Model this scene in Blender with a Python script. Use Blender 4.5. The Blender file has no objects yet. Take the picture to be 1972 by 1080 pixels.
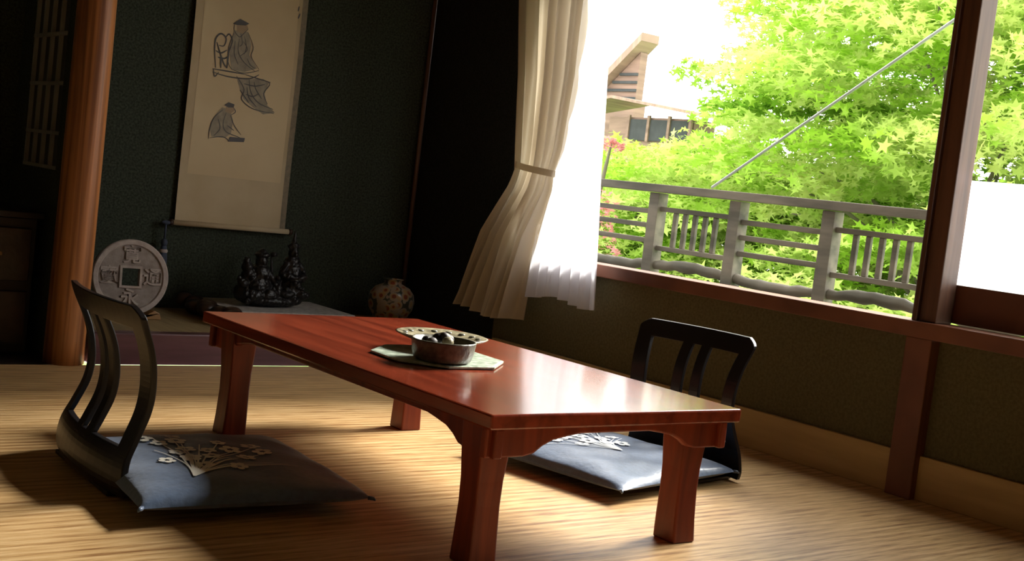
import bpy, math, random
import numpy as np
from mathutils import Vector, Matrix
random.seed(7); rng=np.random.default_rng(7)
S,Co=math.sin,math.cos
scene=bpy.context.scene
try:
    scene.view_settings.view_transform='Standard'; scene.view_settings.look='None'
except Exception: pass

# ------------------------------------------------------------------ materials
def mat(name,base,rough=.6,c2=None,scale=(8,8,8),nscale=1.0,detail=4,bump=0,spec=.5,coat=0,sheen=0,metal=0,lo=.35,hi=.65,distort=0):
    m=bpy.data.materials.new(name); m.use_nodes=True; nt=m.node_tree; N=nt.nodes; L=nt.links
    b=N['Principled BSDF']; b.inputs['Base Color'].default_value=(*base,1); b.inputs['Roughness'].default_value=rough
    b.inputs['Specular IOR Level'].default_value=spec; b.inputs['Coat Weight'].default_value=coat; b.inputs['Coat Roughness'].default_value=.12
    b.inputs['Sheen Weight'].default_value=sheen; b.inputs['Metallic'].default_value=metal
    if c2 is None: c2=tuple(x*.8 for x in base)
    tc=N.new('ShaderNodeTexCoord'); mp=N.new('ShaderNodeMapping'); mp.inputs['Scale'].default_value=scale
    nz=N.new('ShaderNodeTexNoise'); nz.inputs['Scale'].default_value=nscale; nz.inputs['Detail'].default_value=detail; nz.inputs['Distortion'].default_value=distort
    rp=N.new('ShaderNodeValToRGB'); rp.color_ramp.elements[0].position=lo; rp.color_ramp.elements[1].position=hi
    rp.color_ramp.elements[0].color=(*c2,1); rp.color_ramp.elements[1].color=(*base,1)
    L.new(tc.outputs['Object'],mp.inputs[0]); L.new(mp.outputs[0],nz.inputs['Vector']); L.new(nz.outputs[0],rp.inputs[0]); L.new(rp.outputs[0],b.inputs['Base Color'])
    if bump:
        bp=N.new('ShaderNodeBump'); bp.inputs['Strength'].default_value=bump; bp.inputs['Distance'].default_value=.01
        L.new(nz.outputs[0],bp.inputs['Height']); L.new(bp.outputs[0],b.inputs['Normal'])
    return m
def translucent(name,base,trans,w=.4,c2=None,nscale=3):
    m=bpy.data.materials.new(name); m.use_nodes=True; nt=m.node_tree; N=nt.nodes; L=nt.links
    N.remove(N['Principled BSDF']); out=N['Material Output']
    d=N.new('ShaderNodeBsdfDiffuse'); t=N.new('ShaderNodeBsdfTranslucent'); mx=N.new('ShaderNodeMixShader'); mx.inputs[0].default_value=w
    d.inputs[0].default_value=(*base,1); t.inputs[0].default_value=(*trans,1)
    if c2:
        tc=N.new('ShaderNodeTexCoord'); nz=N.new('ShaderNodeTexNoise'); nz.inputs['Scale'].default_value=nscale
        rp=N.new('ShaderNodeValToRGB'); rp.color_ramp.elements[0].position=.38; rp.color_ramp.elements[1].position=.62
        rp.color_ramp.elements[0].color=(*c2,1); rp.color_ramp.elements[1].color=(*base,1)
        L.new(tc.outputs['Object'],nz.inputs['Vector']); L.new(nz.outputs[0],rp.inputs[0]); L.new(rp.outputs[0],d.inputs[0]); L.new(rp.outputs[0],t.inputs[0])
    L.new(d.outputs[0],mx.inputs[1]); L.new(t.outputs[0],mx.inputs[2]); L.new(mx.outputs[0],out.inputs[0])
    return m

def mat_floor():
    m=bpy.data.materials.new('reed_mat'); m.use_nodes=True; nt=m.node_tree; N=nt.nodes; L=nt.links
    b=N['Principled BSDF']; b.inputs['Roughness'].default_value=.42
    tc=N.new('ShaderNodeTexCoord')
    def noise(sc,det=3):
        mp=N.new('ShaderNodeMapping'); mp.inputs['Scale'].default_value=sc; L.new(tc.outputs['Object'],mp.inputs[0])
        n=N.new('ShaderNodeTexNoise'); n.inputs['Scale'].default_value=1; n.inputs['Detail'].default_value=det; L.new(mp.outputs[0],n.inputs['Vector']); return n
    n1=noise((3.4,66,1),3); n2=noise((12,210,1),2); n3=noise((.7,3,1),2)
    wv=N.new('ShaderNodeTexWave'); wv.bands_direction='Y'; wv.inputs['Scale'].default_value=9; wv.inputs['Distortion'].default_value=.5; wv.inputs['Detail'].default_value=1
    L.new(tc.outputs['Object'],wv.inputs['Vector'])
    a=N.new('ShaderNodeMath'); a.operation='MULTIPLY_ADD'; a.inputs[1].default_value=.46; L.new(n1.outputs[0],a.inputs[0])
    a2=N.new('ShaderNodeMath'); a2.operation='MULTIPLY'; a2.inputs[1].default_value=.34; L.new(n2.outputs[0],a2.inputs[0]); L.new(a2.outputs[0],a.inputs[2])
    a3=N.new('ShaderNodeMath'); a3.operation='MULTIPLY_ADD'; a3.inputs[1].default_value=.08; L.new(wv.outputs[1],a3.inputs[0]); L.new(a.outputs[0],a3.inputs[2])
    a4=N.new('ShaderNodeMath'); a4.operation='MULTIPLY_ADD'; a4.inputs[1].default_value=.15; L.new(n3.outputs[0],a4.inputs[0]); L.new(a3.outputs[0],a4.inputs[2])
    rp=N.new('ShaderNodeValToRGB'); e=rp.color_ramp.elements; e[0].position=.37; e[0].color=(.26,.12,.040,1); e[1].position=.67; e[1].color=(.80,.56,.29,1)
    x=e.new(.51); x.color=(.58,.36,.150,1)
    L.new(a4.outputs[0],rp.inputs[0]); L.new(rp.outputs[0],b.inputs['Base Color'])
    bp=N.new('ShaderNodeBump'); bp.inputs['Strength'].default_value=.25; bp.inputs['Distance'].default_value=.006; L.new(a4.outputs[0],bp.inputs['Height']); L.new(bp.outputs[0],b.inputs['Normal'])
    return m
M_floor=mat_floor()
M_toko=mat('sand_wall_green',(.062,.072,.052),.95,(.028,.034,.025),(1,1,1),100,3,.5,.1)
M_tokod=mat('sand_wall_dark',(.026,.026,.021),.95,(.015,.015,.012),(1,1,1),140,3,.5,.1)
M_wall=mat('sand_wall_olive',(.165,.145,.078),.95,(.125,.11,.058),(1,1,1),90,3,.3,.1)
M_inner=mat('plaster_beige',(.50,.44,.32),.95,None,(1,1,1),40)
M_ceil=mat('ceiling_boards',(.28,.19,.11),.8,(.21,.14,.07),(3,60,1),1)
M_pillar=mat('pillar_wood',(.46,.18,.055),.45,(.16,.055,.016),(34,34,.9),1,6,.25,.3,distort=.6)
M_trim=mat('trim_red_wood',(.26,.095,.048),.5,(.15,.05,.024),(30,3,3),1,4,.1)
M_post=mat('post_wood',(.15,.068,.038),.5,(.08,.034,.02),(30,30,2),1,4,.1)
M_base=mat('baseboard_wood',(.60,.43,.18),.5,(.48,.33,.13),(20,2,20),1)
M_kam=mat('kamachi_purple',(.13,.048,.060),.3,(.08,.028,.036),(3,30,30),1,spec=.6)
M_tmat=mat('alcove_mat',(.36,.26,.12),.6,(.24,.17,.08),(60,3,1),1)
M_table=mat('table_mahogany',(.26,.042,.017),.19,(.14,.021,.009),(26,1.6,26),1,6,.015,.5,coat=.55,distort=.5)
M_tleg=mat('table_leg_mahogany',(.24,.041,.015),.42,(.13,.019,.008),(26,26,2),1,5,.03,.35,distort=.5)
M_black=mat('black_lacquer',(.009,.008,.009),.32,(.006,.005,.006),spec=.45)
M_dark=mat('dark_cabinet',(.022,.013,.009),.5,(.012,.008,.006),(4,4,40),1)
M_lat=mat('lattice_wood',(.30,.28,.24),.6)
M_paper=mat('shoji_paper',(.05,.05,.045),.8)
M_cush=mat('cushion_satin',(.085,.140,.245),.38,(.062,.105,.185),(60,60,60),1,3,.12,.6,sheen=.25)
M_gold=mat('gold_thread',(.95,.92,.80),.5)
M_silver=mat('silver_thread',(.85,.90,.92),.5)
M_scroll=mat('scroll_paper',(.66,.53,.33),.9,(.59,.46,.28),(3,3,3),1)
M_scrollb=mat('scroll_border',(.56,.45,.29),.9,(.49,.38,.23),(5,5,5),1)
M_scrolle=mat('scroll_edge',(.27,.22,.15),.9,(.20,.17,.12),(40,40,40),1)
M_ink=mat('ink',(.12,.12,.125),.9)
M_wash=mat('ink_wash',(.38,.33,.24),.9,(.27,.24,.19),(30,30,30),1)
M_skinw=mat('ink_flesh',(.42,.31,.20),.9)
M_stone=mat('coin_stone',(.47,.40,.36),.8,(.36,.30,.27),(30,30,30),1,5,.4)
M_stoned=mat('coin_recess',(.33,.28,.25),.85,(.24,.20,.18),(30,30,30),1,5,.4)
M_holew=mat('coin_stand_wood',(.35,.18,.06),.5)
M_statue=mat('statue_bronze',(.014,.012,.012),.36,(.007,.006,.006),(40,40,40),1,4,.3,.35)
M_burl=mat('burl_wood',(.045,.020,.012),.35,(.02,.01,.006),(12,12,12),1,5,.4)
M_cloth=mat('stand_cloth',(.48,.45,.41),.8,(.30,.28,.26),(40,40,40),1)
M_tassel=mat('tassel_blue',(.05,.065,.11),.7)
M_curt=translucent('curtain_linen',(.62,.55,.44),(.66,.57,.42),.30)
M_sheer=translucent('curtain_sheer',(.85,.85,.88),(.95,.95,1.0),.6)
M_frost=translucent('frosted_glass',(.72,.77,.80),(.90,.93,.96),.8)
M_grey=mat('weathered_wood',(.24,.21,.165),.8,(.095,.09,.07),(12,2,12),1,5,.3)
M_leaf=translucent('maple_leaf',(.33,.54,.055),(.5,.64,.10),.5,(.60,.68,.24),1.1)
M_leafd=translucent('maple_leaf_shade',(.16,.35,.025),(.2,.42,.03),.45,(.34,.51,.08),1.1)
M_red=translucent('red_leaf',(.55,.25,.24),(.6,.28,.24),.4)
M_bark=mat('bark',(.14,.13,.08),.9)
M_green=mat('ground_green',(.16,.30,.05),.95,(.08,.18,.03),(2,2,2),1)
M_hw=mat('house_wall',(.28,.19,.14),.9,(.18,.12,.09),(1,1,10),1)
M_hr=mat('house_roof',(.34,.24,.18),.9,(.23,.16,.12),(1,10,1),1)
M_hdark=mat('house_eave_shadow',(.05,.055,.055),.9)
M_wire=mat('pole_white',(.50,.55,.55),.4)
M_bowl=mat('bowl_ceramic',(.13,.125,.085),.35,(.06,.06,.045),(60,60,60),1,5,.3)
M_plate=mat('plate_ceramic',(.34,.30,.19),.3,(.15,.13,.08),(50,50,50),1,4)
M_tray=mat('octagon_mat_glaze',(.50,.56,.46),.35,(.24,.30,.22),(45,45,45),1,2,.2)
M_lump=mat('dark_lump',(.05,.04,.035),.6)
def mat_vase():
    m=bpy.data.materials.new('vase_painted'); m.use_nodes=True; nt=m.node_tree; N=nt.nodes; L=nt.links
    b=N['Principled BSDF']; b.inputs['Roughness'].default_value=.3
    tc=N.new('ShaderNodeTexCoord'); v=N.new('ShaderNodeTexVoronoi'); v.inputs['Scale'].default_value=24; L.new(tc.outputs['Object'],v.inputs['Vector'])
    nz=N.new('ShaderNodeTexNoise'); nz.inputs['Scale'].default_value=11; L.new(tc.outputs['Object'],nz.inputs['Vector'])
    r=N.new('ShaderNodeValToRGB'); r.color_ramp.interpolation='CONSTANT'; e=r.color_ramp.elements
    e[0].position=0; e[0].color=(.28,.06,.03,1); e[1].position=.3; e[1].color=(.48,.31,.12,1); x=e.new(.45); x.color=(.42,.33,.25,1); x=e.new(.6); x.color=(.06,.07,.05,1)
    r2=N.new('ShaderNodeValToRGB'); r2.color_ramp.elements[0].position=.42; r2.color_ramp.elements[1].position=.46
    mx=N.new('ShaderNodeMixRGB'); mx.inputs[1].default_value=(.42,.33,.25,1)
    L.new(v.outputs[0],r.inputs[0]); L.new(nz.outputs[0],r2.inputs[0]); L.new(r2.outputs[0],mx.inputs[0]); L.new(r.outputs[0],mx.inputs[2]); L.new(mx.outputs[0],b.inputs['Base Color'])
    return m
M_vase=mat_vase()
def mat_glass():
    m=bpy.data.materials.new('clear_glass'); m.use_nodes=True; nt=m.node_tree; N=nt.nodes; L=nt.links
    N.remove(N['Principled BSDF']); t=N.new('ShaderNodeBsdfTransparent'); g=N.new('ShaderNodeBsdfGlossy'); g.inputs['Roughness'].default_value=.02
    mx=N.new('ShaderNodeMixShader'); mx.inputs[0].default_value=.05
    L.new(t.outputs[0],mx.inputs[1]); L.new(g.outputs[0],mx.inputs[2]); L.new(mx.outputs[0],N['Material Output'].inputs[0]); return m
M_glass=mat_glass()

# ------------------------------------------------------------------ mesh builder
class B:
    def __init__(s): s.v=[]; s.f=[]; s.mi=[]; s.sm=[]; s.mats=[]
    def m(s,mt):
        if mt not in s.mats: s.mats.append(mt)
        return s.mats.index(mt)
    def add(s,vs,fs,mt,smooth=False):
        o=len(s.v); s.v+= [tuple(v) for v in vs]; i=s.m(mt)
        for f in fs: s.f.append([a+o for a in f]); s.mi.append(i); s.sm.append(smooth)
    def box(s,x0,x1,y0,y1,z0,z1,mt,M=None):
        vs=[(x,y,z) for x in (x0,x1) for y in (y0,y1) for z in (z0,z1)]
        if M is not None: vs=[M@Vector(v) for v in vs]
        s.add(vs,[(0,1,3,2),(4,6,7,5),(0,4,5,1),(2,3,7,6),(0,2,6,4),(1,5,7,3)],mt)
    def loft(s,rings,mt,smooth=True,cap=True):
        n=len(rings[0]); vs=[v for r in rings for v in r]; fs=[]
        for i in range(len(rings)-1):
            for j in range(n):
                k=(j+1)%n; fs.append((i*n+j,i*n+k,(i+1)*n+k,(i+1)*n+j))
        if cap: fs.append(tuple(range(n))[::-1]); fs.append(tuple((len(rings)-1)*n+j for j in range(n)))
        s.add(vs,fs,mt,smooth)
    def lathe(s,prof,c,mt,seg=40,sx=1,sy=1,M=None):
        rings=[]
        for r,z in prof:
            rg=[(max(r,1e-4)*Co(2*math.pi*j/seg)*sx,max(r,1e-4)*S(2*math.pi*j/seg)*sy,z) for j in range(seg)]
            if M is not None: rg=[tuple(M@Vector(p)) for p in rg]
            rings.append([(p[0]+c[0],p[1]+c[1],p[2]+c[2]) for p in rg])
        s.loft(rings,mt)
    def tube(s,pts,r,mt,seg=8):
        pts=[Vector(p) for p in pts]; rings=[]
        for i,p in enumerate(pts):
            t=(pts[min(i+1,len(pts)-1)]-pts[max(i-1,0)]).normalized()
            a=t.cross(Vector((0,0,1))); 
            if a.length<.05: a=t.cross(Vector((1,0,0)))
            a.normalize(); b=t.cross(a); rr=r[i] if isinstance(r,(list,tuple)) else r
            rings.append([p+a*rr*Co(2*math.pi*j/seg)+b*rr*S(2*math.pi*j/seg) for j in range(seg)])
        s.loft(rings,mt)
    def ell(s,c,r,mt,M=None,nu=16,nv=10):
        rings=[]
        for i in range(nv+1):
            a=-math.pi/2+.02+(math.pi-.04)*i/nv
            rg=[Vector((r[0]*Co(a)*Co(2*math.pi*j/nu),r[1]*Co(a)*S(2*math.pi*j/nu),r[2]*S(a))) for j in range(nu)]
            if M is not None: rg=[M@p for p in rg]
            rings.append([p+Vector(c) for p in rg])
        s.loft(rings,mt)
    def prism(s,poly,fn,d0,d1,mt,smooth=False):
        n=len(poly); vs=[fn(a,b,d0) for a,b in poly]+[fn(a,b,d1) for a,b in poly]
        fs=[tuple(range(n))[::-1],tuple(range(n,2*n))]+[(i,(i+1)%n,n+(i+1)%n,n+i) for i in range(n)]
        s.add(vs,fs,mt,smooth)
    def sheet(s,fn,nu,nv,mt,smooth=True):
        vs=[fn(i/nu,j/nv) for i in range(nu+1) for j in range(nv+1)]
        fs=[(i*(nv+1)+j,i*(nv+1)+j+1,(i+1)*(nv+1)+j+1,(i+1)*(nv+1)+j) for i in range(nu) for j in range(nv)]
        s.add(vs,fs,mt,smooth)
    def obj(s,name,bevel=0,parent=None,solid=0):
        me=bpy.data.meshes.new(name); me.from_pydata(s.v,[],s.f)
        for mt in s.mats: me.materials.append(mt)
        me.polygons.foreach_set('material_index',s.mi); me.polygons.foreach_set('use_smooth',s.sm); me.update()
        import bmesh
        bm=bmesh.new(); bm.from_mesh(me); bmesh.ops.recalc_face_normals(bm,faces=bm.faces); bm.to_mesh(me); bm.free()
        o=bpy.data.objects.new(name,me); scene.collection.objects.link(o)
        if solid:
            q=o.modifiers.new('s','SOLIDIFY'); q.thickness=solid; q.offset=0
        if bevel:
            q=o.modifiers.new('b','BEVEL'); q.width=bevel; q.segments=2; q.limit_method='ANGLE'; q.angle_limit=math.radians(40)
        if parent: o.parent=parent
        return o
def interp(t,pts):
    for (a,*A),(b,*Bv) in zip(pts,pts[1:]):
        if t<=b or (b,*Bv)==pts[-1]:
            k=min(1,max(0,(t-a)/(b-a))); return [x+(y-x)*k for x,y in zip(A,Bv)]
def catmull(pts,n=8):
    P=[pts[0]]+list(pts)+[pts[-1]]; out=[]
    for i in range(1,len(P)-2):
        p0,p1,p2,p3=[np.array(q,float) for q in P[i-1:i+3]]
        for k in range(n):
            t=k/n; out.append(tuple(.5*((2*p1)+(-p0+p2)*t+(2*p0-5*p1+4*p2-p3)*t*t+(-p0+3*p1-3*p2+p3)*t**3)))
    out.append(tuple(pts[-1])); return out

# ------------------------------------------------------------------ room shell
XW=3.69; YB=5.6; YT=4.75; ZC=2.4; XL=-1.2; YR=-1.2
b=B(); b.box(XL,XW,YR,YT,-.1,0,M_floor); b.obj('floor')
b=B(); b.box(XL-.1,XW+.1,YR-.1,YB+.1,ZC,ZC+.1,M_ceil); b.obj('ceiling')
b=B(); b.box(XL-.1,XL,YR-.1,YB+.1,-.1,ZC,M_inner); b.obj('wall_left')
b=B(); b.box(XL,XW,YR-.1,YR,-.1,ZC,M_inner); b.obj('wall_front')
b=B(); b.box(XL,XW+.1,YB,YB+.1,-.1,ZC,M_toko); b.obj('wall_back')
b=B()
WY0,WY1,ZH=1.35,4.55,1.95
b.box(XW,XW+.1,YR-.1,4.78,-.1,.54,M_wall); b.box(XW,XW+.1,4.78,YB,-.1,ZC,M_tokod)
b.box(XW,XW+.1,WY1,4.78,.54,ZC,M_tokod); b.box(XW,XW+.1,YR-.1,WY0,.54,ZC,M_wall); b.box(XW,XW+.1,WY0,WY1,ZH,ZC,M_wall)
b.obj('wall_right')
b=B(); b.box(XW-.02,XW,YR,YT,0,.15,M_base); b.obj('baseboard_right',.003)
b=B(); b.box(XW-.06,XW+.07,YR,4.72,.545,.60,M_trim); b.obj('trim_1',.004)   # window sill
b=B(); b.box(XW-.05,XW+.05,2.33,2.43,0,.545,M_trim); b.box(XW-.035,XW+.06,2.335,2.40,.60,ZC,M_post); b.box(XW-.05,XW-.02,2.40,2.42,.60,ZC,M_post)
b.obj('window_post',.004)
b=B(); b.box(XW-.01,XW+.06,WY1-.05,WY1,.6,ZH,M_post); b.box(XW-.03,XW+.06,WY0,WY1,ZH,ZH+.06,M_post); b.obj('trim_2',.003)
# sash window
b=B(); X0,X1=XW+.062,XW+.095
b.box(X0,X1,2.392,2.45,.605,ZH,M_post); b.box(X0,X1,WY0,WY0+.05,.605,ZH,M_post)
b.box(X0,X1,WY0,2.45,.605,.735,M_trim); b.box(X0,X1,WY0,2.45,ZH-.05,ZH,M_post)
b.box(X0+.014,X0+.020,WY0+.05,2.392,.735,1.09,M_frost)
b.box(X0+.015,X0+.019,WY0+.05,2.392,1.09,ZH-.05,M_glass)
b.obj('window_1')
# alcove
b=B(); b.box(1.70,XW,YT,YT+.07,0,.13,M_kam); b.obj('trim_3',.006)
b=B(); b.box(1.66,XW-.005,YT+.07,YB-.005,0,.125,M_tmat); b.obj('alcove_platform')
b=B(); b.box(XL,1.58,YT,YB,-.1,.0,M_dark); b.obj('side_alcove_floor')
b=B(); rings=[]
for i in range(25):
    z=ZC*i/24; r0=.077-.008*z/2.4; rings.append([(1.615+r0*Co(a)*(1+.02*S(3*a+z*2)),4.80+r0*S(a)*(1+.02*S(2*a+z*3)),z) for a in [2*math.pi*j/36 for j in range(36)]])
b.loft(rings,M_pillar); b.obj('alcove_pillar')
b=B(); b.box(1.58,1.64,4.88,YB,0,.74,M_toko); b.box(1.58,1.64,4.88,5.0,.74,ZC,M_toko); b.box(1.58,1.64,5.45,YB,.74,ZC,M_toko); b.box(1.58,1.64,5.0,5.45,1.75,ZC,M_toko); b.obj('wall_divider')
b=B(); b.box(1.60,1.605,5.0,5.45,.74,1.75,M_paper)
for y in (5.0,5.11,5.22,5.33,5.435): b.box(1.585,1.60,y,y+.014,.74,1.75,M_lat)
for z in (.74,.88,1.08,1.28,1.48,1.735): b.box(1.583,1.60,5.0,5.449,z,z+.014,M_lat)
b.obj('lattice_window')
# dark cabinet in side alcove
b=B(); b.box(.55,1.53,5.0,5.55,0,.54,M_dark); b.box(.53,1.55,4.98,5.56,.54,.565,M_dark)
for x in (.57,.90,1.23): 
    for z in (.04,.29): b.box(x,x+.28,4.985,5.0,z,z+.21,M_burl); b.box(x+.11,x+.17,4.975,4.985,z+.1,z+.115,M_holew)
b.obj('low_cabinet',.004)
b=B(); b.tube([(XW-.035,YB-.035,.126),(XW-.035,YB-.035,ZC)],.012,M_post,10); b.obj('trim_4')

# ------------------------------------------------------------------ table
TX0,TX1,TY0,TY1,TZ=1.68,2.515,2.14,3.71,.37
b=B(); b.box(TX0,TX1,TY0,TY1,TZ-.036,TZ,M_table)
def apron(L):
    pts=[(0.015,.334),(0.015,.262)]
    s=[(.13,.262),(.16,.268),(.185,.285),(.215,.298),(.26,.306),(.30,.312)]
    pts+=s; pts+=[(L-a,z) for a,z in s[::-1]]; pts+=[(L-.015,.262),(L-.015,.334)]; return pts
for x in (TX0+.03,TX1-.055): b.prism(apron(TY1-TY0),lambda a,z,d:(d,TY0+a,z),x,x+.025,M_tleg)
for y in (TY0+.03,TY1-.055): b.prism(apron(TX1-TX0),lambda a,z,d:(TX0+a,d,z),y,y+.025,M_tleg)
for lx,dx in ((TX0+.062,-1),(TX1-.108,1)):
    for ly,dy in ((TY0+.090,-1),(TY1-.155,1)):
        rings=[]
        for z,h,o in ((0,.040,.003),(.06,.038,.001),(.14,.036,0),(.2,.037,0),(.262,.041,0),(.335,.044,0)):
            cx,cy=lx+dx*o,ly+dy*o; rings.append([(cx-h,cy-h,z),(cx+h,cy-h,z),(cx+h,cy+h,z),(cx-h,cy+h,z)])
        b.loft(rings,M_tleg,smooth=False)
b.obj('low_table',.005)
# octagonal mat, plate, bowl on table
oc=(2.03,2.87)
b=B(); rings=[]
for r,z in ((.17,TZ+.001),(.195,TZ+.003),(.195,TZ+.008),(.188,TZ+.010)):
    rings.append([(oc[0]+r*Co(math.pi/4*j+.35),oc[1]+r*S(math.pi/4*j+.35),z) for j in range(8)])
b.loft(rings,M_tray,smooth=False); b.obj('octagonal_trivet')
b=B(); pc=(2.105,2.968,TZ+.010)
b.lathe([(.05,0),(.052,.018),(.10,.028),(.133,.040),(.139,.044),(.133,.046),(.10,.036),(.05,.026),(0,.025)],pc,M_plate,56)
for k in range(16):
    a=k*math.pi/8; b.ell((pc[0]+.114*Co(a),pc[1]+.114*S(a),pc[2]+.039),(.012,.012,.004),M_bowl,nu=8,nv=4)
b.obj('wide_plate')
b=B(); bc=(1.978,2.776,TZ+.010)
b.lathe([(.066,0),(.080,.006),(.087,.025),(.091,.055),(.091,.060),(.086,.060),(.080,.035),(.06,.025),(0,.024)],bc,M_bowl,56)
for k in range(14):
    a=random.uniform(0,6.28); r=random.uniform(0,.052); b.ell((bc[0]+r*Co(a),bc[1]+r*S(a),bc[2]+.047+.02*(1-r/.06)),(random.uniform(.012,.022),random.uniform(.012,.02),.015),random.choice([M_lump,M_statue,M_plate]),nu=8,nv=6)
b.obj('ceramic_bowl')

# ------------------------------------------------------------------ zaisu chairs
prof=[(-.004,.012),(-.012,.04),(-.004,.10),(.020,.155),(.046,.22),(.054,.28),(.047,.345),(.030,.40),(.002,.46),(-.012,.50)]
pc_=catmull(prof,8)
al=[0]
for p,q in zip(pc_,pc_[1:]): al.append(al[-1]+math.dist(p,q))
LT=al[-1]
def onp(s):
    s=max(0,min(LT,s*LT))
    for i in range(len(al)-1):
        if s<=al[i+1]+1e-9:
            k=(s-al[i])/(al[i+1]-al[i]); a=pc_[i]; c=pc_[i+1]; return (a[0]+(c[0]-a[0])*k,a[1]+(c[1]-a[1])*k)
def chair(name,W,H,loc,rotz):
    b=B(); hw=W/2
    def P(u,s):
        x,z=onp(s); curve=.035*(u/hw)**2
        return (x+curve-.02,u,z*H/.5)
    def strip(ul,ur,s0,s1,nu=4,ns=26,th=.009):
        ring=[]
        for k in range(ns+1):
            s=s0+(s1-s0)*k/ns; a=ul(s); c=ur(s); r=[]
            for i in range(nu+1): u=a+(c-a)*i/nu; p=P(u,s); r.append((p[0]-th,p[1],p[2]))
            for i in range(nu,-1,-1): u=a+(c-a)*i/nu; p=P(u,s); r.append((p[0]+th,p[1],p[2]))
            ring.append(r)
        b.loft(ring,M_black,smooth=False)
    outer=lambda s: hw*(1-.10*S(math.pi*min(1,max(0,(s-.05)/.9)))) - (.0 if s<.93 else ((s-.93)/.07)**2*.035)
    pw=.052
    inner=lambda s: outer(min(s,.93))-pw
    strip(lambda s:-outer(s),lambda s:outer(s),0,.24,12,10)
    strip(lambda s:-outer(s),lambda s:outer(s),.87,1,16,10)
    strip(lambda s:-outer(s),lambda s:-inner(s),.2,.93); strip(lambda s:inner(s),lambda s:outer(s),.2,.93)
    strip(lambda s:-.058,lambda s:-.018,.2,.9); strip(lambda s:.018,lambda s:.058,.2,.9)
    b.box(-.02,.36,-hw*.8,hw*.8,.002,.014,M_black)
    o=b.obj(name,.003); o.location=loc; o.rotation_euler=(0,0,rotz); return o
chair('floor_chair',.565,.485,(1.15,3.155,0),math.radians(-2))
chair('floor_chair',.48,.485,(3.12,2.89,0),math.radians(180+8))

# ------------------------------------------------------------------ cushions
def cushion(name,cx,cy,sx,sy,rot,T,z0,stitch,seed,region):
    b=B(); hx,hy=sx/2,sy/2; R=Matrix.Rotation(rot,4,'Z')
    def prf(u,v):
        e=max(0,(1-abs(u)**3.2))*max(0,(1-abs(v)**3.2)); return e**.42
    def outl(u,v):
        k=1-.035*(1-v*v)*abs(u)**6*1 ; k2=1-.035*(1-u*u)*abs(v)**6
        return u*hx*k,v*hy*k2
    def top(u,v):
        x,y=outl(u,v); w=.0035*S(9*u+4*v)*S(7*v-2*u)
        p=R@Vector((x,y,0)); return (cx+p.x,cy+p.y,z0+T*.38+T*.62*prf(u,v)+w*prf(u,v))
    def bot(u,v):
        x,y=outl(u,v); p=R@Vector((x,y,0)); return (cx+p.x,cy+p.y,z0+T*.38*(1-prf(u,v)))
    b.sheet(lambda i,j:top(2*i-1,2*j-1),60,60,M_cush); b.sheet(lambda i,j:bot(2*i-1,2*j-1),44,44,M_cush)
    for u in (-1,1):
        for v in (-1,1):
            p=Vector(top(u,v)); d=(R@Vector((u*.7,v*.7,0))).normalized(); b.tube([p-d*.01,p+d*.004,p+d*.010-Vector((0,0,.004))],[.006,.005,.002],M_cush,6)
    rd=random.Random(seed)
    def S3(u,v,dz=.003):
        p=top(max(-1,min(1,u)),max(-1,min(1,v))); return Vector((p[0],p[1],p[2]+dz))
    def ribbon(pts,w):
        pts=catmull(pts,6); vs=[]
        for i,(u,v) in enumerate(pts):
            a=pts[max(0,i-1)]; c=pts[min(len(pts)-1,i+1)]; d=Vector((c[0]-a[0],c[1]-a[1])); d.normalize(); n=Vector((-d.y,d.x)); ww=w*(1-.6*i/len(pts))
            vs+= [S3(u+n.x*ww,v+n.y*ww),S3(u-n.x*ww,v-n.y*ww)]
        b.add(vs,[(2*i,2*i+1,2*i+3,2*i+2) for i in range(len(pts)-1)],stitch)
    def flower(u,v,r):
        a0=rd.uniform(0,6)
        for k in range(5):
            a=a0+k*2*math.pi/5; cu_,cv_=u+r*.62*Co(a),v+r*.62*S(a)
            vs=[S3(cu_+r*.40*Co(t),cv_+r*.40*S(t),.004) for t in [i*math.pi/4 for i in range(8)]]
            b.add(vs,[tuple(range(8))],stitch)
    (ou,ov),(du,dv)=region
    spots=[]
    for k in range(8):
        t=-.65+1.3*k/7; L=rd.uniform(.7,1.1)
        e=(ou+du*L-dv*t*.7,ov+dv*L+du*t*.7); mid=(ou+du*L*.5-dv*t*.25,ov+dv*L*.5+du*t*.25)
        ribbon([(ou,ov),mid,e],.011)
        for q in range(9):
            s=rd.uniform(.4,1.0); a=(ou+(e[0]-ou)*s+rd.uniform(-.12,.12),ov+(e[1]-ov)*s+rd.uniform(-.12,.12))
            if all(math.dist(a,z)>.17 for z in spots) and max(abs(a[0]),abs(a[1]))<.86: spots.append(a); flower(a[0],a[1],rd.uniform(.075,.10))
    for k in range(7):
        t=rd.uniform(-.9,.9); ribbon([(ou,ov),(ou+du*.3-dv*t*.3,ov+dv*.3+du*t*.3),(ou+du*.5-dv*t*.9,ov+dv*.5+du*t*.9)],.009)
    return b.obj(name)
cushion('seat_cushion',1.425,2.970,.60,.65,math.radians(-4),.078,.016,M_gold,3,((-.45,-.65),(.55,1.05)))
cushion('seat_cushion',2.755,2.900,.63,.63,math.radians(10),.070,.016,M_silver,5,((-.1,-.3),(.2,1.0)))

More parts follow.
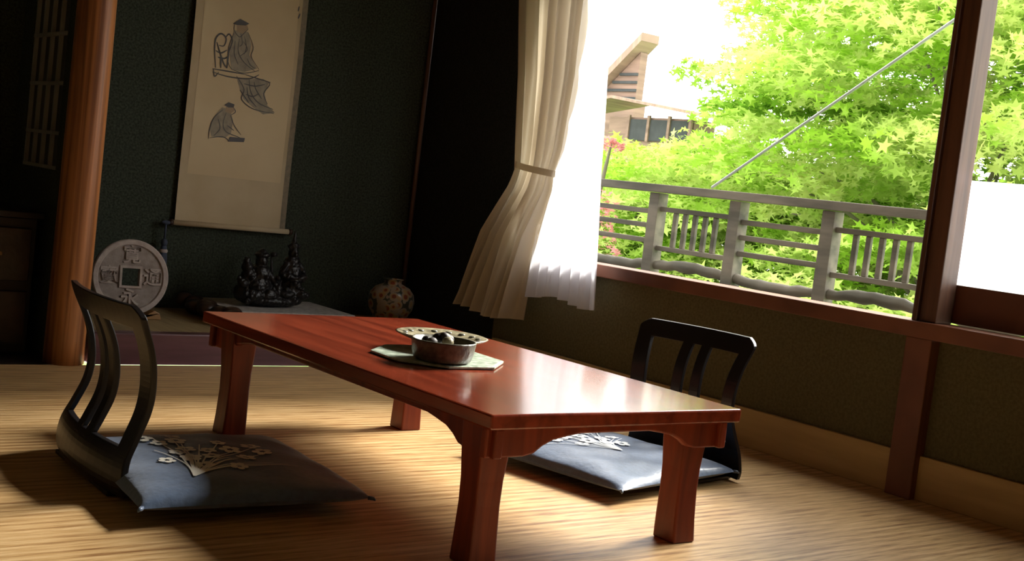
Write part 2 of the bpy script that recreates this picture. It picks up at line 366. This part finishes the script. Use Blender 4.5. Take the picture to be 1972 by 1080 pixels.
# ------------------------------------------------------------------ scroll
b=B(); YS=5.572
def sc(x,z,d=0): return (x,YS-d-.004*S(z*6),z)
def panel(x0,x1,z0,z1,mt,d): b.sheet(lambda i,j:sc(x0+(x1-x0)*i,z0+(z1-z0)*j,d),4,30,mt)
panel(2.335,2.915,.54,2.15,M_scrollb,0)
panel(2.375,2.865,.775,2.0,M_scroll,.0015)
panel(2.885,2.915,.54,2.15,M_scrolle,.001)
b.tube([(2.318,YS-.012,.537),(2.932,YS-.012,.537)],.013,M_scrollb,14)
b.tube([(2.303,YS-.012,.537),(2.320,YS-.012,.537)],.016,M_burl,14); b.tube([(2.930,YS-.012,.537),(2.947,YS-.012,.537)],.016,M_burl,14)
b.tube([(2.32,YS-.01,2.15),(2.93,YS-.01,2.15)],.01,M_burl,10); b.tube([(2.45,YS-.01,2.15),(2.62,YS-.01,2.3),(2.80,YS-.01,2.15)],.003,M_burl,6)
def D(px,py):
    dx,dy=px-465,py-45; return (2.57+dx*.0026+dy*.00025,1.52-dy*.0025+dx*.0003)
def stroke(pts,w=1.6,mt=M_ink):
    w*=.8
    pts=catmull([D(*p) for p in pts],5); vs=[]
    for i,(x,z) in enumerate(pts):
        a=pts[max(0,i-1)]; c=pts[min(len(pts)-1,i+1)]; d=Vector((c[0]-a[0],c[1]-a[1])); 
        if d.length<1e-6: d=Vector((1,0))
        d.normalize(); ww=w*.0013*(.5+S(math.pi*(i+.5)/len(pts))*.7)
        vs+=[sc(x-d.y*ww,z+d.x*ww,.004),sc(x+d.y*ww,z-d.x*ww,.004)]
    b.add(vs,[(2*i,2*i+1,2*i+3,2*i+2) for i in range(len(pts)-1)],mt)
def blob(pts,mt,d=.003): b.add([sc(*D(*p),d) for p in pts],[tuple(range(len(pts)))],mt)
blob([(450,60),(478,62),(484,85),(480,105),(496,130),(470,138),(445,134),(440,95)],M_wash)
blob([(455,44),(474,42),(478,56),(468,66),(455,62)],M_skinw,.0035)
blob([(447,48),(462,38),(480,46),(472,50),(455,50)],M_ink,.0045)
for p in ([(452,46),(450,60),(460,72),(468,66),(478,56)],[(450,64),(440,90),(438,120),(446,134)],[(478,64),(488,90),(484,108),(500,132)],[(460,75),(458,100),(470,120),(492,136)],[(446,134),(470,140),(500,134)],[(468,80),(476,95),(462,108)],[(463,66),(466,84),(460,90)],[(470,70),(474,90),(470,104)],[(452,80),(450,104),(458,124)],[(476,112),(482,124),(492,130)]): stroke(p,1.6)
for p in ([(414,132),(412,100),(414,78),(424,68),(434,76),(430,90),(420,90)],[(432,76),(440,68),(446,80),(440,100)],[(414,100),(424,104),(436,98)],[(416,84),(428,120),(436,132)],[(424,132),(424,108)],[(440,92),(436,132)],[(418,112),(430,114),(438,110)]): stroke(p,3.2)
for p in ([(408,134),(440,138),(470,142)],[(410,134),(412,148),(420,140)],[(408,140),(440,148),(480,150),(500,142)]): stroke(p,2.6)
blob([(455,148),(480,150),(510,150),(520,158),(512,178),(518,200),(534,214),(510,218),(488,204),(470,190),(462,170)],M_wash)
for p in ([(455,146),(470,170),(466,190),(490,208),(532,216)],[(480,150),(484,176),(500,196),(530,208)],[(500,150),(522,158),(510,178),(518,198)],[(470,160),(492,164),(512,160)],[(474,180),(488,184),(500,178)],[(462,172),(480,196)],[(470,142),(500,150),(524,156)],[(490,156),(494,170),(506,188)],[(476,166),(480,186),(496,204)]): stroke(p,2.2)
blob([(428,206),(444,210),(450,232),(446,256),(434,264),(408,262),(404,246),(414,222)],M_wash)
blob([(436,200),(450,200),(452,212),(444,218),(434,214)],M_skinw,.0035); blob([(432,202),(440,196),(452,200),(450,206),(440,206)],M_ink,.0045)
for p in ([(430,210),(412,226),(404,248),(402,266)],[(436,216),(430,236),(436,252),(460,262),(474,268)],[(444,220),(452,240),(466,258)],[(404,264),(430,262),(446,270),(472,270)],[(420,228),(424,246),(412,260)],[(438,240),(452,250)],[(450,206),(454,214),(446,220)]): stroke(p,1.8)
blob([(444,262),(474,264),(472,272),(440,271)],M_ink,.0042)
stroke([(582,6),(580,16)],3); stroke([(584,20),(580,30)],3)
b.obj('hanging_scroll')
b=B(); tx,ty=2.285,5.55
b.tube([(tx,ty,.54),(tx,ty,.45)],.005,M_tassel,6); b.ell((tx,ty,.535),(.022,.012,.010),M_tassel); b.ell((tx,ty,.44),(.016,.016,.02),M_tassel)
b.lathe([(.010,.0),(.02,.01),(.020,.04),(.014,.09),(.008,.1)],(tx,ty,.33),M_tassel,12); b.ell((tx,ty,.40),(.02,.02,.014),M_stone)
b.tube([(tx,ty,.54),(2.31,5.56,.537)],.004,M_tassel,6)
b.obj('scroll_weight_tassel')

# ------------------------------------------------------------------ coin
coin=bpy.data.objects.new('coin_ornament',None); scene.collection.objects.link(coin)
coin.location=(2.01,5.22,.304); coin.rotation_euler=(math.radians(-7),0,math.radians(-6))
b=B(); n=64
def sq(a,h):
    c,s_=Co(a),S(a); k=h/max(abs(c),abs(s_)); return c*k,s_*k
sec=[('s',.038,.016),('s',.048,.016),('s',.050,.008),('c',.138,.008),('c',.143,.016),('c',.160,.016),('c',.165,.011),('c',.165,-.016),('s',.038,-.016)]
def ring(t,r,h):
    rg=[]
    for j in range(n):
        a=2*math.pi*j/n+math.pi/4; x,z=sq(a,r) if t=='s' else (r*Co(a),r*S(a)); rg.append((x,-h,z))
    return rg
rings=[ring(*q) for q in sec]; rings.append(rings[0]); b.loft(rings,M_stone,smooth=False,cap=False)
b.loft([ring('s',.050,.0088),ring('c',.138,.0088)],M_stoned,smooth=False,cap=False)
b.obj('coin_disc',parent=coin)
for ch,x,z in (('寛',0,.093),('永',0,-.095),('通',.094,0),('寳',-.094,0)):
    cu=bpy.data.curves.new('char','FONT'); cu.body=ch; cu.size=.082; cu.extrude=.006; cu.offset=.0012; cu.align_x='CENTER'; cu.align_y='CENTER'
    to=bpy.data.objects.new('relief_character',cu); scene.collection.objects.link(to); bpy.context.view_layer.update()
    me=bpy.data.meshes.new_from_object(to); bpy.data.objects.remove(to)
    me.materials.clear(); me.materials.append(M_stone)
    mo=bpy.data.objects.new('relief_character',me); scene.collection.objects.link(mo); mo.parent=coin
    mo.location=(x,-.010,z); mo.rotation_euler=(math.pi/2,0,0)
b=B(); b.prism([(-.10,0),(.12,0),(.11,.03),(.085,.04),(.03,.006),(-.03,.006),(-.08,.035),(-.10,.03)],lambda a,z,d:(2.03+a,d,.126+z),5.17,5.275,M_holew)
b.obj('coin_stand',.003)

# ------------------------------------------------------------------ statue and stand
b=B()
b.box(2.42,3.06,5.02,5.50,.165,.190,M_burl); b.box(2.44,3.05,5.03,5.49,.190,.196,M_cloth)
for x in (2.47,2.97):
    for y in (5.06,5.42): b.box(x,x+.05,y,y+.05,.126,.165,M_burl)
for k in range(12):
    y=5.0+.045*k; b.ell((2.405+.02*S(k*2.1),y,.172+.010*S(k*1.3)),(.050,.04,.034),M_burl)
b.obj('display_stand')
b=B(); mt=M_statue; cx,cy,z0=2.70,5.24,.203
def E(x,z,rx,ry,rz,y=0,rot=0): b.ell((cx+x,cy+y,z0+z),(rx,ry,rz),mt,Matrix.Rotation(rot,4,'Y'),14,10)
E(0,.024,.17,.08,.028); E(.09,.03,.07,.07,.03)
E(.10,.09,.058,.055,.075); E(.10,.15,.050,.045,.06); E(.10,.20,.044,.036,.045); E(.10,.255,.025,.026,.030); E(.10,.29,.022,.022,.018); E(.10,.315,.012,.012,.03); E(.10,.345,.006,.006,.02)
E(.055,.18,.016,.02,.045,-.01,.5); E(.145,.18,.016,.02,.045,-.01,-.5); E(.07,.145,.035,.02,.014,-.045,.3); E(.13,.14,.035,.02,.014,-.045,-.3)
E(.06,.06,.045,.03,.022,-.05); E(.14,.06,.045,.03,.022,-.05); E(.10,.10,.03,.015,.05,-.05); E(.10,.248,.008,.008,.010,-.026)
E(.078,.285,.012,.014,.012); E(.122,.285,.012,.014,.012)
E(-.07,.085,.070,.055,.062); E(-.06,.145,.050,.045,.05); E(-.06,.205,.030,.030,.032); E(-.06,.235,.036,.034,.016); E(-.06,.25,.02,.02,.014)
E(-.115,.13,.040,.035,.045,0,.4); E(-.13,.175,.028,.028,.03); E(-.135,.205,.016,.016,.02,0,.5); E(-.01,.13,.018,.02,.05,-.02,-.7); E(-.06,.2,.007,.008,.008,-.03)
E(-.10,.05,.05,.035,.03,-.045); E(-.03,.05,.05,.035,.03,-.045); E(-.15,.06,.035,.04,.045); E(-.155,.1,.026,.026,.026,-.02); E(-.175,.12,.01,.01,.02,-.02); E(-.14,.125,.01,.01,.02,-.02)
E(.02,.06,.03,.04,.045,-.02); E(.03,.115,.02,.02,.035,.0,.3); E(.0,.17,.008,.008,.07,.01,-.15); E(.005,.24,.018,.014,.014,.01)
for k in range(40):
    a=random.uniform(-.16,.15); E(a,random.uniform(.02,.15),.012,.012,.012,-.055+random.uniform(-.01,.012))
o=b.obj('carved_deity_statue')
q=o.modifiers.new('r','REMESH'); q.mode='VOXEL'; q.voxel_size=.0038; q.use_smooth_shade=True
tx_=bpy.data.textures.new('carve','CLOUDS'); tx_.noise_scale=.018
q=o.modifiers.new('d','DISPLACE'); q.texture=tx_; q.strength=.010; q.mid_level=.5
# vase
b=B(); b.lathe([(.055,0),(.06,.004),(.085,.03),(.112,.075),(.120,.115),(.112,.155),(.088,.185),(.055,.200),(.043,.207),(.045,.222),(.054,.228),(.048,.228),(.036,.21),(.03,.18),(0,.17)],(3.43,5.32,.126),M_vase,56)
b.obj('painted_vase')

# ------------------------------------------------------------------ curtain
def curtain(b,mt,rows,nf,amp,x0,hem,seed,nu=170,nv=60):
    zt=rows[0][0]; zb=rows[-1][0]; R=[(-r[0],r[1],r[2],r[3]) for r in rows]
    rd=random.Random(seed); ph=[rd.uniform(0,6.28) for _ in range(4)]
    def f(i,j):
        z=zt+(zb-zt)*j; yl,yr,am=interp(-z,R)
        w=i+.018*S(5*i*3+ph[0]+2*j)
        y=yl+(yr-yl)*w
        x=x0-amp*am*(S(2*math.pi*nf*i+ph[1]+.8*S(3*j+ph[2]))+.35*S(2*math.pi*nf*2.3*i+ph[3]+2*j))
        zz=z+hem(i)*max(0,(j-.6)/.4)
        return (x,y,zz)
    b.sheet(f,nu,nv,mt)
b=B()
curtain(b,M_sheer,[(1.93,4.46,4.12,1.0),(1.41,4.42,4.02,1.0),(1.0,4.42,3.98,.8),(.75,4.48,3.95,1.1),(.41,4.52,3.91,1.3)],8,.022,3.575,lambda i:-.012*S(i*9),3)
curtain(b,M_curt,[(1.93,4.66,4.18,1.1),(1.75,4.63,4.18,1.1),(1.41,4.57,4.18,1.0),(1.08,4.54,4.22,.7),(.97,4.535,4.26,.45),(.9,4.56,4.26,.6),(.67,4.72,4.34,1.1),(.29,4.88,4.41,1.5)],6,.032,3.53,lambda i:.01*S(i*8)-.015*i,8)
b.sheet(lambda i,j:(3.48+.05*abs(2*i-1)**2,4.550-.30*i,.955+.03*j+.03*(1-i)),16,2,M_curt)
b.tube([(3.60,3.0,1.945),(3.60,4.80,1.945)],.012,M_post,10)
b.obj('tied_curtain')

# ------------------------------------------------------------------ balcony
b=B(); G=M_grey; XR=4.6
b.box(XW+.115,XR+.12,1.2,7.4,.36,.42,G)
for y in (1.5,3.4,5.3,7.2): b.box(XR,XR+.1,y-.05,y+.05,-3,.36,G)
b.obj('balcony_deck')
b=B(); b.box(XR-.05,XR+.05,1.2,7.4,.958,1.0,G)
posts=[1.275+.565*k for k in range(11)]
for y in posts: b.box(XR-.035,XR+.035,y-.035,y+.035,.42,.955,G)
for k in range(10):
    y0,y1=posts[k]+.035,posts[k+1]-.035; c=(y0+y1)/2
    if k%2==1:
        b.box(XR-.015,XR+.015,y0,y1,.86,.885,G); b.box(XR-.015,XR+.015,y0,y1,.655,.68,G)
        for q in range(5): yy=c-.14+.07*q; b.box(XR-.010,XR+.010,yy-.013,yy+.013,.68,.86,G)
    else:
        for z in (.855,.78,.70): b.box(XR-.015,XR+.015,y0,y1,z-.013,z+.013,G)
    sg=1 if k%2 else -1
    pts=[(XR,y0+(y1-y0)*i/10,.575+sg*.016*S(math.pi*i/10)+.004*S(i*2.3+k)) for i in range(11)]
    b.tube(pts,[.022+.008*S(math.pi*i/10)+.003*S(i*1.7+k) for i in range(11)],G,10)
    b.box(XR-.02,XR+.02,y0,y1,.42,.50,G)
b.obj('balcony_railing',.003)
b=B(); b.tube([(XR,4.30,1.010),(XR,2.2,2.35)],.007,M_wire,10); b.obj('laundry_pole')

# ------------------------------------------------------------------ exterior
b=B(); b.box(4.8,60,-30,50,-3.1,-3,M_green); b.obj('ground')
star=[]
for k in range(10):
    a=math.pi*k/5+math.pi/2; r=1 if k%2==0 else .42
    if k==5: r=.25
    star.append((r*Co(a),r*S(a),0))
star=np.array(star)
def leafmesh(name,clusters,mt,parent=None,size=(.04,.065)):
    V=[];n=0
    for (c,r,cnt,tilt) in clusters:
        a=rng.uniform(0,2*np.pi,cnt); rad=np.sqrt(rng.uniform(0,1,cnt)); 
        x=r[0]*rad*np.cos(a); y=r[1]*rad*np.sin(a); z=rng.normal(0,1,cnt)*r[2]*.45-(rad**2)*r[2]*1.2+tilt[0]*x+tilt[1]*y
        ctr=np.stack([x,y,z],1)+np.array(c)
        s=rng.uniform(size[0],size[1],cnt); yaw=rng.uniform(0,2*np.pi,cnt); th=rng.normal(0,.55,cnt)+.35; ax=rng.uniform(0,2*np.pi,cnt)
        cy,sy=np.cos(yaw),np.sin(yaw); P=star[None]*s[:,None,None]
        X=P[...,0]*cy[:,None]-P[...,1]*sy[:,None]; Y=P[...,0]*sy[:,None]+P[...,1]*cy[:,None]
        ux,uy=np.cos(ax)[:,None],np.sin(ax)[:,None]; d=X*ux+Y*uy; e=-X*uy+Y*ux
        ct,st=np.cos(th)[:,None],np.sin(th)[:,None]
        Z=d*st; d2=d*ct; X=d2*ux-e*uy; Y=d2*uy+e*ux
        V.append(np.stack([X,Y,Z],2)+ctr[:,None,:]); n+=cnt
    V=np.concatenate(V).reshape(-1,3)
    me=bpy.data.meshes.new(name); me.vertices.add(len(V)); me.vertices.foreach_set('co',V.ravel())
    me.loops.add(n*10); me.loops.foreach_set('vertex_index',np.arange(n*10)); me.polygons.add(n)
    me.polygons.foreach_set('loop_start',np.arange(n)*10); me.update(calc_edges=True); me.validate(); me.materials.append(mt)
    o=bpy.data.objects.new(name,me); scene.collection.objects.link(o)
    if parent: o.parent=parent
    return o
def tiers(n,xr,yr,zr,top=None,cnt=220,R=(.55,.9),q=None):
    out=[]
    while len(out)<n:
        x,y,z=random.uniform(*xr),random.uniform(*yr),random.uniform(*zr)
        if q and not (q[0]<y/x<q[1]): continue
        if top and z>top(x,y): continue
        r=random.uniform(*R); out.append(((x,y,z),(r,r*random.uniform(.7,1.1),.09),cnt,(random.uniform(-.2,.2),random.uniform(-.25,.25))))
    return out
def emp(name): 
    e=bpy.data.objects.new(name,None); scene.collection.objects.link(e); return e
def tree(base,ends,parent):
    b=B(); b.tube(catmull([(base[0],base[1],-3),(base[0]+.1,base[1]-.1,-1),(base[0],base[1],.6)],5),.11,M_bark,10)
    for e in ends:
        p0=Vector((base[0],base[1],.2)); m=(p0+Vector(e))/2+Vector((random.uniform(-.2,.2),random.uniform(-.2,.2),.25))
        pp=catmull([tuple(p0),tuple(m),e],6); b.tube(pp,[.032-.027*i/len(pp) for i in range(len(pp))],M_bark,6)
    b.obj('trunk_and_branches',parent=parent)
def topf(x,y):
    q=y/x*9; z0=3.8 if q<7.4 else (3.8-(q-7.4)*2.2 if q<8.4 else max(1.42,1.6-(q-8.4)*.15))
    return .87+(z0-.87)*x/9
t1=emp('maple_tree'); 
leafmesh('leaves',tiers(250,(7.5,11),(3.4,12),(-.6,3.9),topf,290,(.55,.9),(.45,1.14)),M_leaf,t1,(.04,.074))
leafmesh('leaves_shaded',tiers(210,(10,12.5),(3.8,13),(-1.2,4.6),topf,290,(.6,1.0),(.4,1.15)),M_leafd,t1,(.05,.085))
tree((9.6,6.2),[(9,5,2.6),(9.5,6.8,2.9),(8.6,6.0,3.2),(9,7.6,1.5),(9.3,4.4,1.7),(8.5,7,1.2),(10,5.6,3.4),(9.5,8.0,1.0)],t1)
t2=emp('maple_tree')
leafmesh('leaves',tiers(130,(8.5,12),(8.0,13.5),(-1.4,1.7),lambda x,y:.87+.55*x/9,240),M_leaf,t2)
leafmesh('hedge_leaves',tiers(150,(12.8,13.3),(4,18),(-2.5,1.5),None,230,(.8,1.2)),M_leafd,t2,(.06,.09))  # hedge added behind to fill low gaps, only parented to this maple
tree((10,10.2),[(9.5,9.6,1.0),(10,10.8,1.0),(9,10,.8),(10.5,11.2,.7)],t2)
t4=emp('red_maple'); leafmesh('leaves',[((6.6,7.30,1.36),(.11,.11,.04),70,(0,0)),((6.6,7.30,.72),(.17,.17,.18),110,(0,0)),((6.6,7.33,.9),(.15,.15,.12),70,(0,0))],M_red,t4,(.025,.045))
tree((6.6,7.5),[(6.6,7.33,.7),(6.6,7.30,1.34)],t4)
# houses
b=B()
b.box(14.9,15.4,14.5,16.6,-3,2.42,M_hw)
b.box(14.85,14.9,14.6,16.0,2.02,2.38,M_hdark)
for ya,yb_,za,zb_ in ((13.9,16.2,2.42,2.70),(16.2,18.0,2.70,2.45)):
    b.prism([(ya,za),(yb_,zb_),(yb_,zb_+.05),(ya,za+.05)],lambda a,z,d:(d,a,z),14.5,15.5,M_hr)
for y in (14.5,15.0,15.5,16.0): b.box(14.82,14.86,y,y+.06,2.0,2.45,M_hw)
b.obj('neighbour_house')
b=B(); b.box(15.92,16.2,17.1,20,-3,2.8,M_hw)
b.prism([(16.9,3.92),(18.6,2.55),(18.6,2.72),(16.9,4.07)],lambda a,z,d:(d,a,z),15.7,16.15,M_hr)
b.prism([(17.1,2.8),(17.1,3.74),(18.2,2.86),(18.2,2.8)],lambda a,z,d:(d,a,z),15.92,16.1,M_hw)
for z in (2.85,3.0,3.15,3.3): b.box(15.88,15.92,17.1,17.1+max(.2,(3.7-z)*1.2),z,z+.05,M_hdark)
b.obj('neighbour_house')

# ------------------------------------------------------------------ light
w=bpy.data.worlds.new('World'); scene.world=w; w.use_nodes=True; bg=w.node_tree.nodes['Background']; bg.inputs[0].default_value=(1.0,.985,.95,1); bg.inputs[1].default_value=4.8
sl=bpy.data.lights.new('sun','SUN'); sl.energy=15.0; sl.angle=math.radians(22); sl.color=(1,.96,.88)
so=bpy.data.objects.new('sun',sl); scene.collection.objects.link(so)
so.rotation_euler=Vector((-1,-.12,-.66)).to_track_quat('-Z','Y').to_euler()

# ------------------------------------------------------------------ camera
f=2368.;p=math.radians(4.1);y=math.radians(38.3);r=math.radians(6.8)
F=Vector((S(y)*Co(p),Co(y)*Co(p),-S(p)));R0=Vector((Co(y),-S(y),0));U0=Vector((S(y)*S(p),Co(y)*S(p),Co(p)))
Ri=Co(r)*R0+S(r)*U0;Ui=-S(r)*R0+Co(r)*U0
cam=bpy.data.cameras.new('camera'); co=bpy.data.objects.new('camera',cam); scene.collection.objects.link(co)
mw=Matrix.Identity(4)
for i in range(3): mw[i][0]=Ri[i]; mw[i][1]=Ui[i]; mw[i][2]=-F[i]
mw[2][3]=.87
co.matrix_world=mw; cam.sensor_width=36; cam.lens=36*f/1972; cam.clip_start=.05; cam.clip_end=200
scene.camera=co
